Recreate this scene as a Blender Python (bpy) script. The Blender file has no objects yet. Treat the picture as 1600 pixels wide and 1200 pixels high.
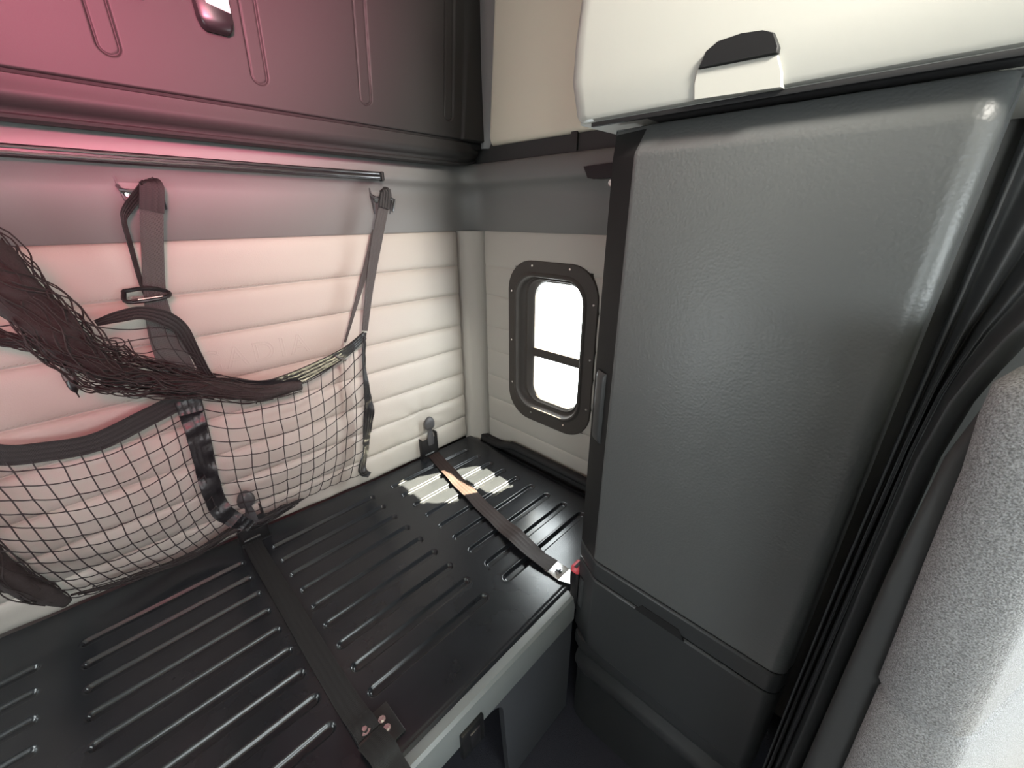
import bpy, bmesh, math, random
import numpy as np
from mathutils import Vector, Matrix, noise
random.seed(7); np.random.seed(7)
C = bpy.context.scene.collection
PI = math.pi

# ------------------------------------------------------------------ camera
CAM = np.array([-1.068, -1.238, 0.9]); FPX = 635.0
def _cam(p, t, r):
    p, t, r = map(math.radians, (p, t, r))
    F = np.array([math.cos(p)*math.cos(t), math.cos(p)*math.sin(t), -math.sin(p)])
    R = np.array([math.sin(t), -math.cos(t), 0.]); U = np.cross(R, F)
    return F, R*math.cos(r)+U*math.sin(r), U*math.cos(r)-R*math.sin(r)
F, R, U = _cam(22.52, 43.79, -.125)
cd = bpy.data.cameras.new('camera'); cam = bpy.data.objects.new('camera', cd); C.objects.link(cam)
cd.sensor_width = 36; cd.lens = FPX*36/1600; cd.clip_start = .02
cam.matrix_world = Matrix(((R[0], U[0], -F[0], CAM[0]), (R[1], U[1], -F[1], CAM[1]), (R[2], U[2], -F[2], CAM[2]), (0, 0, 0, 1)))
bpy.context.scene.camera = cam
# survey helpers: where the sight line of a photo point meets a known wall, shelf or bunk plane
def _ray(u, v): return F + R*(u-800)/FPX + U*(600-v)/FPX
def onX(u, v, x): d = _ray(u, v); return Vector(CAM + d*((x-CAM[0])/d[0]))
def onY(u, v, y): d = _ray(u, v); return Vector(CAM + d*((y-CAM[1])/d[1]))
def onZ(u, v, z=0.): d = _ray(u, v); return Vector(CAM + d*((z-CAM[2])/d[2]))

# ------------------------------------------------------------------ materials
def mat(name, col, rough=.5, metal=0., bump=None, spec=.5, sheen=0, mix=None):
    m = bpy.data.materials.new(name); m.use_nodes = True
    nt = m.node_tree; b = nt.nodes['Principled BSDF']
    b.inputs['Base Color'].default_value = (*col, 1); b.inputs['Roughness'].default_value = rough
    b.inputs['Metallic'].default_value = metal; b.inputs['Specular IOR Level'].default_value = spec
    if sheen: b.inputs['Sheen Weight'].default_value = sheen
    tc = nt.nodes.new('ShaderNodeTexCoord')
    if bump:                                   # (kind, scale, strength, distance)
        kind, sc, st, di = bump
        if kind == 'noise':
            t = nt.nodes.new('ShaderNodeTexNoise'); t.inputs['Scale'].default_value = sc; t.inputs['Detail'].default_value = 4
            out = t.outputs['Fac']
        elif kind == 'leather':
            t = nt.nodes.new('ShaderNodeTexVoronoi'); t.inputs['Scale'].default_value = sc; t.feature = 'SMOOTH_F1'
            out = t.outputs['Distance']
        else:                                  # woven / ribbed
            t = nt.nodes.new('ShaderNodeTexWave'); t.inputs['Scale'].default_value = sc; t.bands_direction = {'wx': 'X', 'wy': 'Y', 'wz': 'Z', 'wd': 'DIAGONAL'}[kind]
            out = t.outputs['Fac']
        nt.links.new(tc.outputs['Object'], t.inputs['Vector'])
        bp = nt.nodes.new('ShaderNodeBump'); bp.inputs['Strength'].default_value = st; bp.inputs['Distance'].default_value = di
        nt.links.new(out, bp.inputs['Height']); nt.links.new(bp.outputs['Normal'], b.inputs['Normal'])
    if mix:                                    # (second colour, scale)
        n = nt.nodes.new('ShaderNodeTexNoise'); n.inputs['Scale'].default_value = mix[1]; n.inputs['Detail'].default_value = 5
        nt.links.new(tc.outputs['Object'], n.inputs['Vector'])
        r = nt.nodes.new('ShaderNodeValToRGB'); r.color_ramp.elements[0].position = .35; r.color_ramp.elements[1].position = .65
        r.color_ramp.elements[0].color = (*col, 1); r.color_ramp.elements[1].color = (*mix[0], 1)
        nt.links.new(n.outputs['Fac'], r.inputs['Fac']); nt.links.new(r.outputs['Color'], b.inputs['Base Color'])
    return m
M = dict(
    vinyl=mat('padded_vinyl', (.40, .38, .345), .55, bump=('leather', 420, .12, .002)),
    thread=mat('stitch_thread', (.38, .35, .31), .7),
    hard=mat('grey_moulded_plastic', (.15, .15, .147), .48, bump=('noise', 500, .08, .001)),
    cream=mat('cream_plastic', (.42, .418, .385), .42, bump=('noise', 600, .05, .001)),
    beige=mat('beige_plastic', (.74, .70, .58), .5, bump=('noise', 600, .05, .001)),
    greyframe=mat('grey_frame_plastic', (.14, .14, .14), .4),
    pan=mat('black_painted_steel', (.012, .0137, .0166), .24, bump=('noise', 260, .04, .0006), mix=((.016, .0175, .021), 9)),
    upan=mat('charcoal_moulded_plastic', (.024, .0233, .0233), .55, bump=('noise', 380, .08, .001), spec=.3),
    cab=mat('charcoal_leather_grain_plastic', (.10, .104, .104), .39, bump=('leather', 270, .17, .002)),
    cabs=mat('smooth_and_shaded_charcoal_plastic', (.036, .038, .040), .42, bump=('noise', 300, .05, .001)),
    black=mat('black_plastic', (.012, .012, .013), .35),
    blackm=mat('black_matte', (.008, .008, .009), .7), shellb=mat('black_seat_shell', (.035, .036, .037), .6), riser=mat('blue_grey_riser_plastic', (.066, .070, .080), .45), knob=mat('grey_knob_plastic', (.06, .06, .065), .4), recess=mat('dark_grey_recess', (.03, .03, .03), .6),
    web=mat('black_webbing', (.06, .056, .056), .6, bump=('wx', 130, .5, .002)),
    webk=mat('dark_woven_belt', (.010, .0095, .010), .65, bump=('wx', 160, .3, .001)),
    shiny=mat('shiny_black_binding', (.014, .014, .016), .35, bump=('noise', 30, .5, .01)),
    net=mat('black_net_cord', (.018, .015, .017), .7),
    bundle=mat('dark_brown_netting', (.026, .020, .020), .85, bump=('noise', 160, .6, .004)),
    steel=mat('bright_steel', (.75, .74, .72), .25, 1.),
    darksteel=mat('dark_steel', (.25, .25, .26), .3, 1.),
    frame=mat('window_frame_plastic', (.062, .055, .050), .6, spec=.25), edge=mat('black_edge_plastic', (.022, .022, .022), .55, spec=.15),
    red=mat('red_plastic', (.65, .07, .09), .35),
    white=mat('white_label', (.8, .78, .74), .5),
    carpet=mat('blue_black_floor_mat', (.036, .037, .052), .9, bump=('noise', 400, .5, .004)),
    curtain=mat('black_leatherette', (.055, .056, .058), .6, bump=('noise', 60, .1, .004)),
    mesh=mat('grey_knit_mesh_fabric', (.15, .15, .152), .8, bump=('leather', 800, .5, .0015), mix=((.36, .36, .37), 700)),
    door=mat('light_grey_door_plastic', (.19, .195, .20), .5),
    trimgrey=mat('grey_trim_strip', (.20, .215, .215), .38),
    shell=mat('cab_shell', (.22, .21, .20), .7),
)
g = bpy.data.materials.new('window_glass'); g.use_nodes = True
gn = g.node_tree; gn.nodes.remove(gn.nodes['Principled BSDF'])
tr = gn.nodes.new('ShaderNodeBsdfTransparent'); tr.inputs['Color'].default_value = (.95, .97, .96, 1)
gl = gn.nodes.new('ShaderNodeBsdfGlossy'); gl.inputs['Roughness'].default_value = .02
mx = gn.nodes.new('ShaderNodeMixShader'); mx.inputs['Fac'].default_value = .05
gn.links.new(tr.outputs[0], mx.inputs[1]); gn.links.new(gl.outputs[0], mx.inputs[2]); gn.links.new(mx.outputs[0], gn.nodes['Material Output'].inputs['Surface'])
M['glass'] = g

# ------------------------------------------------------------------ object helpers
def empty(name, label, cat, loc=(0, 0, 0), group=None):
    o = bpy.data.objects.new(name, None); C.objects.link(o); o.location = loc; o.empty_display_size = .05
    o['label'] = label; o['category'] = cat
    if group: o['group'] = group
    return o
def tag(o, label, cat, group=None):
    o['label'] = label; o['category'] = cat
    if group: o['group'] = group
    return o
def obj(name, bm, m, parent=None, smooth=True, kind=None, label=None, angle=40):
    me = bpy.data.meshes.new(name)
    if isinstance(bm, bmesh.types.BMesh):
        bm.normal_update(); bm.to_mesh(me); bm.free()
    else:
        v, f = bm; me.from_pydata([tuple(p) for p in v], [], f)
    me.materials.append(m)
    if smooth:
        me.polygons.foreach_set('use_smooth', [True]*len(me.polygons))
        me.set_sharp_from_angle(angle=math.radians(angle))
    me.update()
    o = bpy.data.objects.new(name, me); C.objects.link(o)
    if parent:
        o.parent = parent
        w = Vector((0, 0, 0)); p = parent
        while p: w += p.location; p = p.parent
        me.transform(Matrix.Translation(-w))
    if kind: o['kind'] = kind
    if label: o['label'] = label
    return o
def struct(name, bm, m, parent=None, **k): return obj(name, bm, m, parent, kind='structure', **k)

def box(bm, lo, hi, bev=0., seg=2):
    r = bmesh.ops.create_cube(bm, size=1)
    vs = r['verts']
    for v in vs: v.co = Vector([lo[i] + (v.co[i]+.5)*(hi[i]-lo[i]) for i in range(3)])
    if bev:
        es = {e for v in vs for e in v.link_edges}
        bmesh.ops.bevel(bm, geom=list(es), offset=bev, segments=seg, affect='EDGES', profile=.5)
    return bm
def B(lo, hi, bev=0., seg=2): return box(bmesh.new(), lo, hi, bev, seg)
def loft(bm, rings, close=True, cap=True):
    """rings: lists of equal length; each ring closed when close"""
    vv = [[bm.verts.new(p) for p in r] for r in rings]
    n = len(vv[0])
    for a, b in zip(vv, vv[1:]):
        for i in range(n if close else n-1):
            j = (i+1) % n
            bm.faces.new((a[i], a[j], b[j], b[i]))
    if cap and close:
        bm.faces.new(vv[0][::-1]); bm.faces.new(vv[-1])
    return bm
def fixn(bm): bmesh.ops.recalc_face_normals(bm, faces=bm.faces); return bm
def tube(bm, pts, rad, seg=6, cap=True):
    pts = [Vector(p) for p in pts]; n = len(pts)
    rs = rad if isinstance(rad, (list, tuple)) else [rad]*n
    up = None; rings = []
    for i in range(n):
        t = (pts[min(i+1, n-1)] - pts[max(i-1, 0)])
        if t.length < 1e-9: t = Vector((0, 0, 1))
        t.normalize()
        if up is None:
            up = t.orthogonal().normalized()
        else:
            up = (up - t*up.dot(t))
            up = up.normalized() if up.length > 1e-6 else t.orthogonal().normalized()
        s = t.cross(up)
        rings.append([pts[i] + (up*math.cos(2*PI*k/seg) + s*math.sin(2*PI*k/seg))*rs[i] for k in range(seg)])
    return loft(bm, rings, True, cap)
def catmull(pts, per=8):
    pts = [Vector(p) for p in pts]
    if len(pts) < 3: return [pts[0].lerp(pts[-1], i/per) for i in range(per+1)]
    P = [pts[0]*2-pts[1]] + pts + [pts[-1]*2-pts[-2]]; out = []
    for i in range(1, len(P)-2):
        for k in range(per):
            t = k/per; a, b, c, d = P[i-1], P[i], P[i+1], P[i+2]
            out.append(.5*((2*b) + (c-a)*t + (2*a-5*b+4*c-d)*t*t + (-a+3*b-3*c+d)*t**3))
    out.append(pts[-1]); return out
def ribbon(bm, pts, wdir, width, th=.0022, per=6, crinkle=0):
    """a flat webbing strap: wdir across its width (one vector or one per point)"""
    n0 = len(pts); c = catmull(pts, per); n = len(c)
    wd = wdir if isinstance(wdir, list) else [wdir]*n0
    ws = width if isinstance(width, list) else [width]*n0
    rings = []
    for i, p in enumerate(c):
        if crinkle: p = p + Vector((0, crinkle*noise.noise((i*.55, p.x*9, p.z*9)), 0))
        f = i/(n-1)*(n0-1); k = min(int(f), n0-2); f -= k
        w = Vector(wd[k]).lerp(Vector(wd[k+1]), f); W = ws[k]*(1-f)+ws[k+1]*f
        t = (c[min(i+1, n-1)]-c[max(i-1, 0)]).normalized()
        if crinkle: w = w + Vector((0, .5*noise.noise((i*.30, 7.7, p.z*5)), 0))
        w = (w - t*w.dot(t)).normalized(); nn = t.cross(w)
        h = W/2; nr = 13
        front = [p + w*(h-2*h*k/(nr-1)) + nn*(th/2 + (-.0011 if (k % 3 == 2) else 0)) for k in range(nr)]
        rings.append([p+w*h-nn*th/2] + front + [p-w*h-nn*th/2])
    return loft(bm, rings, True, True)
def cyl(bm, c, axis, r, h, seg=20, r2=None, bev=0):
    """cylinder starting at c, along axis for h"""
    a = Vector(axis).normalized(); u = a.orthogonal().normalized(); s = a.cross(u); c = Vector(c)
    r2 = r if r2 is None else r2
    prof = [(0, r), (h, r2)] if not bev else [(0, r), (h-bev, r2), (h-bev*.3, r2-bev*.3), (h, r2-bev)]
    return loft(bm, [[c+a*z+(u*math.cos(2*PI*k/seg)+s*math.sin(2*PI*k/seg))*q for k in range(seg)] for z, q in prof])
def rrect(cy, cz, hy, hz, r, x, n=7):
    """rounded rectangle in the yz plane at x"""
    pts = []
    r = min(r, hy*.999, hz*.999)
    for (sy, sz, a0) in ((1, 1, 0), (-1, 1, 90), (-1, -1, 180), (1, -1, 270)):
        for k in range(n+1):
            a = math.radians(a0+90*k/n)
            pts.append(Vector((x, cy+sy*(hy-r)+r*math.cos(a), cz+sz*(hz-r)+r*math.sin(a))))
    return pts
def sstep(a, b, x):
    t = np.clip((x-a)/(b-a), 0, 1); return t*t*(3-2*t)
def gridmesh(Pt):
    """Pt: array (n, m, 3) -> (verts, faces)"""
    n, m, _ = Pt.shape
    v = Pt.reshape(-1, 3).tolist(); f = []
    for i in range(n-1):
        for j in range(m-1):
            a = i*m+j; f.append((a, a+1, a+m+1, a+m))
    return v, f
def axis_samples(lo, hi, coarse, fine, spots, rad):
    """sample positions, dense near given spots"""
    out = [lo]; x = lo
    sp = np.array(spots)
    while x < hi:
        d = np.min(np.abs(sp-x)) if len(sp) else 9
        x += fine if d < rad else min(coarse, max(fine, d-rad+1e-6))
        out.append(min(x, hi))
    return np.array(out)

# ================================================================== SETTING
ZF, ZC = -.48, 1.75
def boxes(lst):
    bm = bmesh.new()
    for lo, hi in lst: box(bm, lo, hi)
    return bm
struct('floor', B((-2.2, -3.3, ZF-.05), (.15, .2, ZF)), M['carpet'])
struct('ceiling', B((-2.2, -3.3, ZC), (.15, .2, ZC+.05)), M['beige'])
struct('wall_rear', B((-2.2, .09, ZF), (.15, .16, ZC)), M['shell'])
def wall_with_holes(x0, x1, holes):
    lst = []; y = -3.3
    for (a, b, c, d) in sorted(holes):
        lst += [((x0, y, ZF), (x1, a, ZC)), ((x0, a, ZF), (x1, b, c)), ((x0, a, d), (x1, b, ZC))]; y = b
    lst.append(((x0, y, ZF), (x1, .09, ZC))); return boxes(lst)
WY0, WY1, WZ0, WZ1 = -.555, -.235, .195, .74
DW = (-2.70, -1.75, .50, 1.16)
DL = (-2.70, -2.0, .66, 1.16)
struct('wall_left', wall_with_holes(-2.17, -2.12, [DL, (WY0, WY1, WZ0, WZ1)]), M['shell'])
# right wall: a hole for the bunk window, a hole for the door window
struct('wall_right', wall_with_holes(.015, .06, [DW, (WY0, WY1, WZ0, WZ1)]), M['shell'])
struct('wall_front', boxes([((-2.2, -3.3, ZF), (.15, -3.2, .60)), ((-2.2, -3.3, 1.06), (.15, -3.2, ZC)), ((-2.2, -3.3, .60), (-1.6, -3.2, 1.06)), ((-.05, -3.3, .60), (.15, -3.2, 1.06))]), M['shell'])

# ---- grey moulded panel that runs along the rear wall, round the corner and along the right wall
prof = [(0, .848), (.004, .852), (.004, .955), (.008, .975), (.022, .992), (.034, 1.0), (.038, 1.008), (.036, 1.03), (.030, 1.052), (.02, 1.062), (-.012, 1.066)]
path = [(-2.12, 0, 0, 1)]
path += [(-2.12+i*.2, 0, 0, 1) for i in range(1, 10)]
rc = .10
for k in range(0, 15):
    a = math.radians(90*k/14)
    path.append((-rc+rc*math.sin(a), -rc+rc*math.cos(a), math.sin(a), math.cos(a)))   # outward dir (nx, ny)
path += [(0, -.3, 1, 0), (0, -.6, 1, 0), (0, -.828, 1, 0)]
bm = loft(bmesh.new(), [[Vector((x-nx*n, y-ny*n, z)) for n, z in prof] for x, y, nx, ny in path], close=False)
struct('trim_1', fixn(bm), M['hard'], angle=60)

# ---- padded rear panel with horizontal rolls
seams = [.0, .095, .197, .296, .404, .500, .622, .728, .848]
def roll(z, amp=.011):
    z = np.asarray(z); out = np.zeros_like(z)
    for a, b in zip(seams, seams[1:]):
        k = (z >= a) & (z <= b)
        t = (z-a)/(b-a)
        v = (1-np.abs(2*t-1)**4.5) - .22*np.exp(-(np.minimum(z-a, b-z)/.0022)**2)
        out = np.where(k, v, out)
    return out*amp
zs = axis_samples(.0, .848, .011, .0017, seams, .010)
xs = np.arange(-2.12, -.0721, .012); xs = np.append(xs, -.072)
Xg, Zg = np.meshgrid(xs, zs)
rec = .065*sstep(.26, -.02, Zg)*np.clip((-.50-Xg)/.80, 0, 1.2)
wr = np.array([[noise.noise((x*6, z*16, 3.1)) for x in xs] for z in zs])
wr2 = np.array([[noise.noise((x*17, z*40, 8.1)) for x in xs] for z in zs])
# tension creases around the two knobs that pinch the lowest rolls
kn = np.zeros_like(Xg)
for kx, kz in ((-.284, .175), (-.93, .17)):
    dx, dz = Xg-kx, Zg-kz; rr = np.hypot(dx, dz)+1e-4; an = np.arctan2(dz, dx)
    kn += np.cos(an*9+1.3*np.sin(an*2))*.0035*np.exp(-rr/.10)*sstep(.015, .05, rr) - .012*np.exp(-(rr/.035)**2)
side = sstep(-.072, -.085, Xg)
nrm = roll(Zg)*(.35+.65*side) + .003*wr*sstep(.6, .1, Zg)*2 + .0012*wr2*sstep(.4, .05, Zg)*2 + kn - rec
Pt = np.stack([Xg, -nrm, Zg], -1)
pad = empty('padded_panel', 'long pale grey padded vinyl panel with horizontal rolls behind the net', 'wall panel', (-1.05, 0, .0))
obj('cushion', gridmesh(Pt[:, ::-1]), M['vinyl'], pad, angle=180)
bm = bmesh.new()
for s in seams[2:-1]:
    for off in (.0065, ):
        x = -1.62
        while x < -.09:
            n0 = float(np.interp(s+off, zs, roll(zs)))
            y = -(n0+.0006) + .065*float(sstep(.26, -.02, np.array(s)))*min(1.2, max(0, (-.5-x)/.8))
            tube(bm, [(x, y+.001, s+off-.001), (x+.0015, y-.0006, s+off-.0005), (x+.0052, y-.0006, s+off+.001), (x+.0065, y+.001, s+off+.0015)], .0008, 4)
            x += .0085
obj('stitching', bm, M['thread'], pad)
# raised lettering along the roll between the third and fourth seams
def lettering(txt, size, bevel):
    cu = bpy.data.curves.new('lettering', 'FONT'); cu.body = txt; cu.size = size; cu.fill_mode = 'NONE'; cu.bevel_depth = bevel; cu.bevel_resolution = 1; cu.space_character = 1.28; cu.resolution_u = 4
    o = bpy.data.objects.new('tmp', cu); C.objects.link(o)
    me = bpy.data.meshes.new_from_object(o.evaluated_get(bpy.context.evaluated_depsgraph_get()))
    bm = bmesh.new(); bm.from_mesh(me); bpy.data.objects.remove(o); bpy.data.curves.remove(cu); bpy.data.meshes.remove(me)
    return bm
bm = lettering('CASCADIA', .076, .0019)
xmax = max(v.co.x for v in bm.verts)
for v in bm.verts:
    x, y, z = v.co
    zz = .533+y; xx = -.648 + (x-xmax)
    n0 = float(np.interp(zz, zs, roll(zs)))
    v.co = (xx, -(n0+z*.6)+.0002, zz)
obj('embossed_lettering', bm, M['vinyl'], pad)

# ---- padded corner post
rings = []
for z in np.linspace(-.03, .848, 60):
    r = []
    for k in range(15):
        t = k/14; a = Vector((-.072, .002, z)).lerp(Vector((.002, -.08, z)), t)
        d = Vector((-.707, -.707, 0))
        w = noise.noise((t*3, z*9+t*6, 5))*.0035*(1-abs(2*t-1)) + noise.noise((t*2, z*34+t*20, 1))*.0042*(1-abs(2*t-1))*sstep(.75, .3, np.array(z))
        r.append(a + d*(-.012+.020*(1-abs(2*t-1)**2.2)+w))
    rings.append(r)
tag(obj('corner_bolster', fixn(loft(bmesh.new(), rings, close=False)), M['vinyl'], angle=180), 'narrow upright padded bolster filling the corner beside the window wall', 'wall panel')

# ---- padded right wall, cut out round the window
def inside_win(y, z): return WY0+.0 < y < WY1 and WZ0 < z < WZ1
ys = np.unique(np.concatenate([np.arange(-.85, -.079, .0125), [-.08, WY0, WY1]])); zr = np.unique(np.concatenate([zs, [WZ0, WZ1]]))
Yg, Zg2 = np.meshgrid(ys, zr)
nn = roll(Zg2, .0045)*(.4+.6*sstep(-.08, -.095, Yg)) + .001
v = np.stack([-nn, Yg, Zg2], -1).reshape(-1, 3).tolist(); f = []; m_ = len(ys)
for i in range(len(zr)-1):
    for j in range(m_-1):
        if inside_win((ys[j]+ys[j+1])/2, (zr[i]+zr[i+1])/2): continue
        a = i*m_+j; f.append((a, a+m_, a+m_+1, a+1))
pr = empty('padded_panel', 'pale grey padded vinyl panel on the right wall surrounding the window', 'wall panel', (0, -.45, 0))
obj('cushion', (v, f), M['vinyl'], pr, angle=180)

# ---- window
win = empty('window_1', 'x', 'x', (0, -.395, .467)); del win['label']; del win['category']; win['kind'] = 'structure'
cy, cz = -.395, .467
def wr_(dy, dz, hy, hz, r, x): return rrect(-.395+dy, .467+dz, hy, hz, r, x, 9)
rs = [wr_(0, 0, .188, .295, .105, .012), wr_(0, 0, .188, .295, .105, -.007), wr_(0, 0, .186, .293, .103, -.011), wr_(0, 0, .180, .287, .10, -.0125), wr_(.001, .003, .158, .262, .088, -.0125),
      wr_(.002, .005, .153, .254, .083, -.014), wr_(.002, .005, .149, .249, .080, -.0195), wr_(.002, .005, .145, .245, .077, -.021), wr_(.001, .005, .140, .241, .074, -.019), wr_(-.001, .006, .134, .237, .070, -.006),
      wr_(-.004, .008, .127, .233, .066, .001), wr_(-.007, .009, .121, .230, .063, .0025), wr_(-.009, .010, .118, .2275, .061, -.0005), wr_(-.012, .011, .1145, .2245, .060, -.0005), wr_(-.014, .012, .1110, .2215, .058, .0035),
      wr_(-.019, .0125, .1045, .2165, .054, .006), wr_(-.022, .0125, .1010, .2135, .051, .0115), wr_(-.022, .0125, .1010, .2135, .051, .026), wr_(-.022, .0125, .125, .235, .06, .028)]
bm = bmesh.new(); loft(bm, rs, True, False)
struct('window_frame', fixn(bm), M['frame'], win, angle=32)
bm = bmesh.new(); box(bm, (.006, -.520, .424), (.022, -.312, .459), .006, 2)
struct('window_bar', bm, M['frame'], win)
struct('window_pane', B((.018, -.520, .262), (.0205, -.314, .695)), M['glass'], win)
for (u, v_) in [(832, 415), (891, 421), (928, 477), (922, 563), (916, 640), (880, 664), (830, 644), (800, 454), (800, 530), (801, 596)]:
    p = onX(u, v_, -.012)
    bm = bmesh.new(); cyl(bm, p+Vector((.002, 0, 0)), (-1, 0, 0), .0052, .0045, 14, .0035)
    struct('screw', bm, M['steel'], win)
# door window glass and windscreen
w2 = struct('window_2', B((.04, -2.70, .50), (.045, -1.75, 1.16)), M['glass'])
w3 = struct('window_3', B((-2.15, -2.70, .66), (-2.145, -2.0, 1.16)), M['glass'])
w5 = struct('window_5', B((-2.15, WY0, WZ0), (-2.145, WY1, WZ1)), M['glass'])
w4 = struct('window_4', B((-1.6, -3.25, .60), (-.05, -3.245, 1.06)), M['glass'])

# ---- upper right wall: dark recess strip and beige panel
struct('trim_2', boxes([((-.004, -.80, 1.055), (.015, -.03, 1.13)), ((-.012, -.475, 1.06), (.0, -.455, 1.118)), ((-.014, -.80, 1.058), (.0, -.475, 1.066))]), M['recess'])
pp = [(.0, 1.112), (-.004, 1.110), (-.012, 1.114), (-.017, 1.124), (-.017, 1.15), (-.019, 1.4), (-.021, ZC)]
def ring(y, sc=1, dz=0): return [Vector((x*sc, y, z+dz)) for x, z in pp]
bm = loft(bmesh.new(), [ring(-.118, .05, .03), ring(-.126, .7, .012), ring(-.136, 1), ring(-.5, 1), ring(-1.25, 1)], close=False)
for v_ in bm.verts: v_.co.y -= max(0, v_.co.z-1.11)*.10*(1 if v_.co.y > -.2 else 0)
struct('trim_3', fixn(bm), M['beige'], angle=60)
# rounded grey jamb between upper bunk and beige panel
bm = loft(bmesh.new(), [[Vector((-.004, -.085-dy, z)), Vector((-.022, -.089-dy, z)), Vector((-.024, -.100-dy, z)), Vector((-.016, -.122-dy, z)), Vector((0, -.14-dy, z))] for z, dy in ((1.105, -.02), (1.13, -.004), (1.2, .0), (1.4, .012), (1.75, .035))], close=False)
struct('trim_4', fixn(bm), M['greyframe'], angle=60)

# ================================================================== LOWER BUNK
bunk = empty('lower_bunk', 'low black steel bunk platform with stamped rib grooves across its top', 'bunk', (-1.05, -.4, 0))
gy = [-.095-.0714*i for i in range(9)]
groups = [(-1.70, -1.360), (-1.293, -.966), (-.892, -.567), (-.500, -.140)]
W_ = .0105
xs_ = axis_samples(-2.1, -.030, .02, .0028, [e for g_ in groups for e in g_], .018)
ys_ = axis_samples(-.806, .08, .02, .0016, [q+s*W_ for q in gy for s in (-1, 1)] + [-.795], .0062)
Xb, Yb = np.meshgrid(xs_, ys_)
rear = np.clip(.065*np.clip((-.50-Xb)/.80, 0, 1.2)-.013, -.013, .065)
Yb = np.where(Yb > -.07, -.07+(Yb+.07)*(rear+.07)/.15, Yb)
h = np.zeros_like(Xb)
for gi, (a, b) in enumerate(groups):
    for q in gy:
        dx = np.maximum(np.maximum(a+W_-Xb, Xb-(b-W_)), 0); dy = Yb-q
        d = np.hypot(dx, dy) - W_
        h = np.minimum(h, -.0080*sstep(.0035, -.0040, d))
        h += .0007*np.exp(-((d-.005)/.0035)**2)
h -= .0015*np.exp(-((Yb+.795)/.003)**2)
h -= .02*sstep(-.795, -.806, Yb)**2*.3
h -= .035*sstep(-.045, -.030, Xb)*.6
# soft oil-canning
h += .0012*np.sin(Xb*5.1+.7)*np.sin(Yb*7.3) * 1.0
obj('pan', gridmesh(np.stack([Xb, Yb, h], -1)), M['pan'], bunk, angle=180)
bm = bmesh.new()
prof = [(-.80, -.012), (-.806, -.004), (-.812, -.003), (-.824, -.004), (-.830, -.010), (-.832, -.03), (-.832, -.088), (-.828, -.098), (-.80, -.10), (-.79, -.06)]
loft(bm, [[Vector((x, y, z)) for y, z in prof] for x in (-2.1, -.41)])
obj('front_rail', fixn(bm), M['trimgrey'], bunk, angle=30)
bm = bmesh.new(); box(bm, (-2.1, -.838, -.056), (-.93, -.83, -.040), .003); box(bm, (-2.1, -.836, -.078), (-.86, -.83, -.07), .002)
obj('rail_moulding', bm, M['trimgrey'], bunk)
# riser with an open locker under a rounded lintel
ox, oz, r_ = -.665, -.112, .05
poly = [(-2.1, -.09), (-.40, -.09), (-.40, ZF), (ox+.02, ZF)]
for k in range(9):
    a = PI/2*k/8; poly.append((ox-r_+r_*math.cos(a)+.0, oz-r_+r_*math.sin(a)))
poly.append((-2.1, oz))
bm = bmesh.new()
fr = [bm.verts.new((x, -.822, z)) for x, z in poly]; bk = [bm.verts.new((x, -.806, z)) for x, z in poly]
bm.faces.new(fr); bm.faces.new(bk[::-1])
for i in range(len(fr)):
    j = (i+1) % len(fr); bm.faces.new((fr[j], fr[i], bk[i], bk[j]))
obj('riser', fixn(bm), M['riser'], bunk, angle=30)
obj('locker_back', B((-2.1, -.06, ZF), (-.02, -.05, -.03)), M['blackm'], bunk)
obj('side_panel', B((-.045, -.80, ZF), (-.03, -.05, -.03)), M['blackm'], bunk)
# moulding curb along the right wall
c_ = [(-.022, -.06, -.01), (-.030, -.14, .0), (-.034, -.19, .012), (-.030, -.235, .026), (-.028, -.30, .03), (-.028, -.84, .03)]
bm = bmesh.new(); tube(bm, catmull(c_, 6), [.016]*31, 12)
obj('edge_bolster', bm, M['blackm'], bunk)
bm = bmesh.new(); box(bm, (-.03, -.80, -.05), (-.001, -.02, .012), .004)
obj('edge_filler', bm, M['blackm'], bunk)
# latch on the front rail
a = onY(720, 1150, -.834); b = onY(753, 1128, -.834)
bm = bmesh.new(); box(bm, (a.x-.002, -.840, -.128), (b.x+.002, -.828, -.050), .003)
la = obj('latch_plate', bm, M['black'], bunk, label='black latch plate')
bm = bmesh.new(); box(bm, (a.x+.018, -.843, -.116), (b.x-.012, -.839, -.066), .001)
obj('latch_insert', bm, M['darksteel'], la)
for (u, v_) in ((679, 702), (679, 709), (399, 829), (374, 842)):
    p = onZ(u, v_, .004); bm = bmesh.new(); cyl(bm, p-Vector((0, 0, .004)), (0, 0, 1), .0045, .005, 12, .003)
    obj('rivet', bm, M['steel'], bunk)

# ---- belts across the bunk
def rel(p, dz): return Vector((p.x, p.y, p.z+dz))
lb = empty('tie_down_belt', 'black webbing belt crossing the sunlit patch on the right of the bunk', 'belt', (-.27, -.03, 0))
pts = [Vector((-.265, .0, .014)), Vector((-.272, -.05, .0045)), Vector((-.288, -.12, .005)), Vector((-.305, -.19, .010)), Vector((-.318, -.25, .007)), Vector((-.333, -.33, .011)), Vector((-.345, -.40, .006)), Vector((-.357, -.47, .009)),
       Vector((-.368, -.53, .011)), Vector((-.380, -.59, .022)), Vector((-.385, -.64, .017)), Vector((-.386, -.69, .010)), Vector((-.384, -.735, .0085))]
wd = [Vector((1, .18, 0))]*8+[Vector((1, .1, .10)), Vector((1, .0, .22)), Vector((1, .0, .1)), Vector((1, .1, -.1)), Vector((1, .2, 0))]
bm = bmesh.new(); ribbon(bm, pts, wd, .048, .0024)
obj('webbing', bm, mat('worn_brown_black_webbing', (.022, .012, .0105), .55, bump=('wx', 160, .3, .001)), lb)
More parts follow.
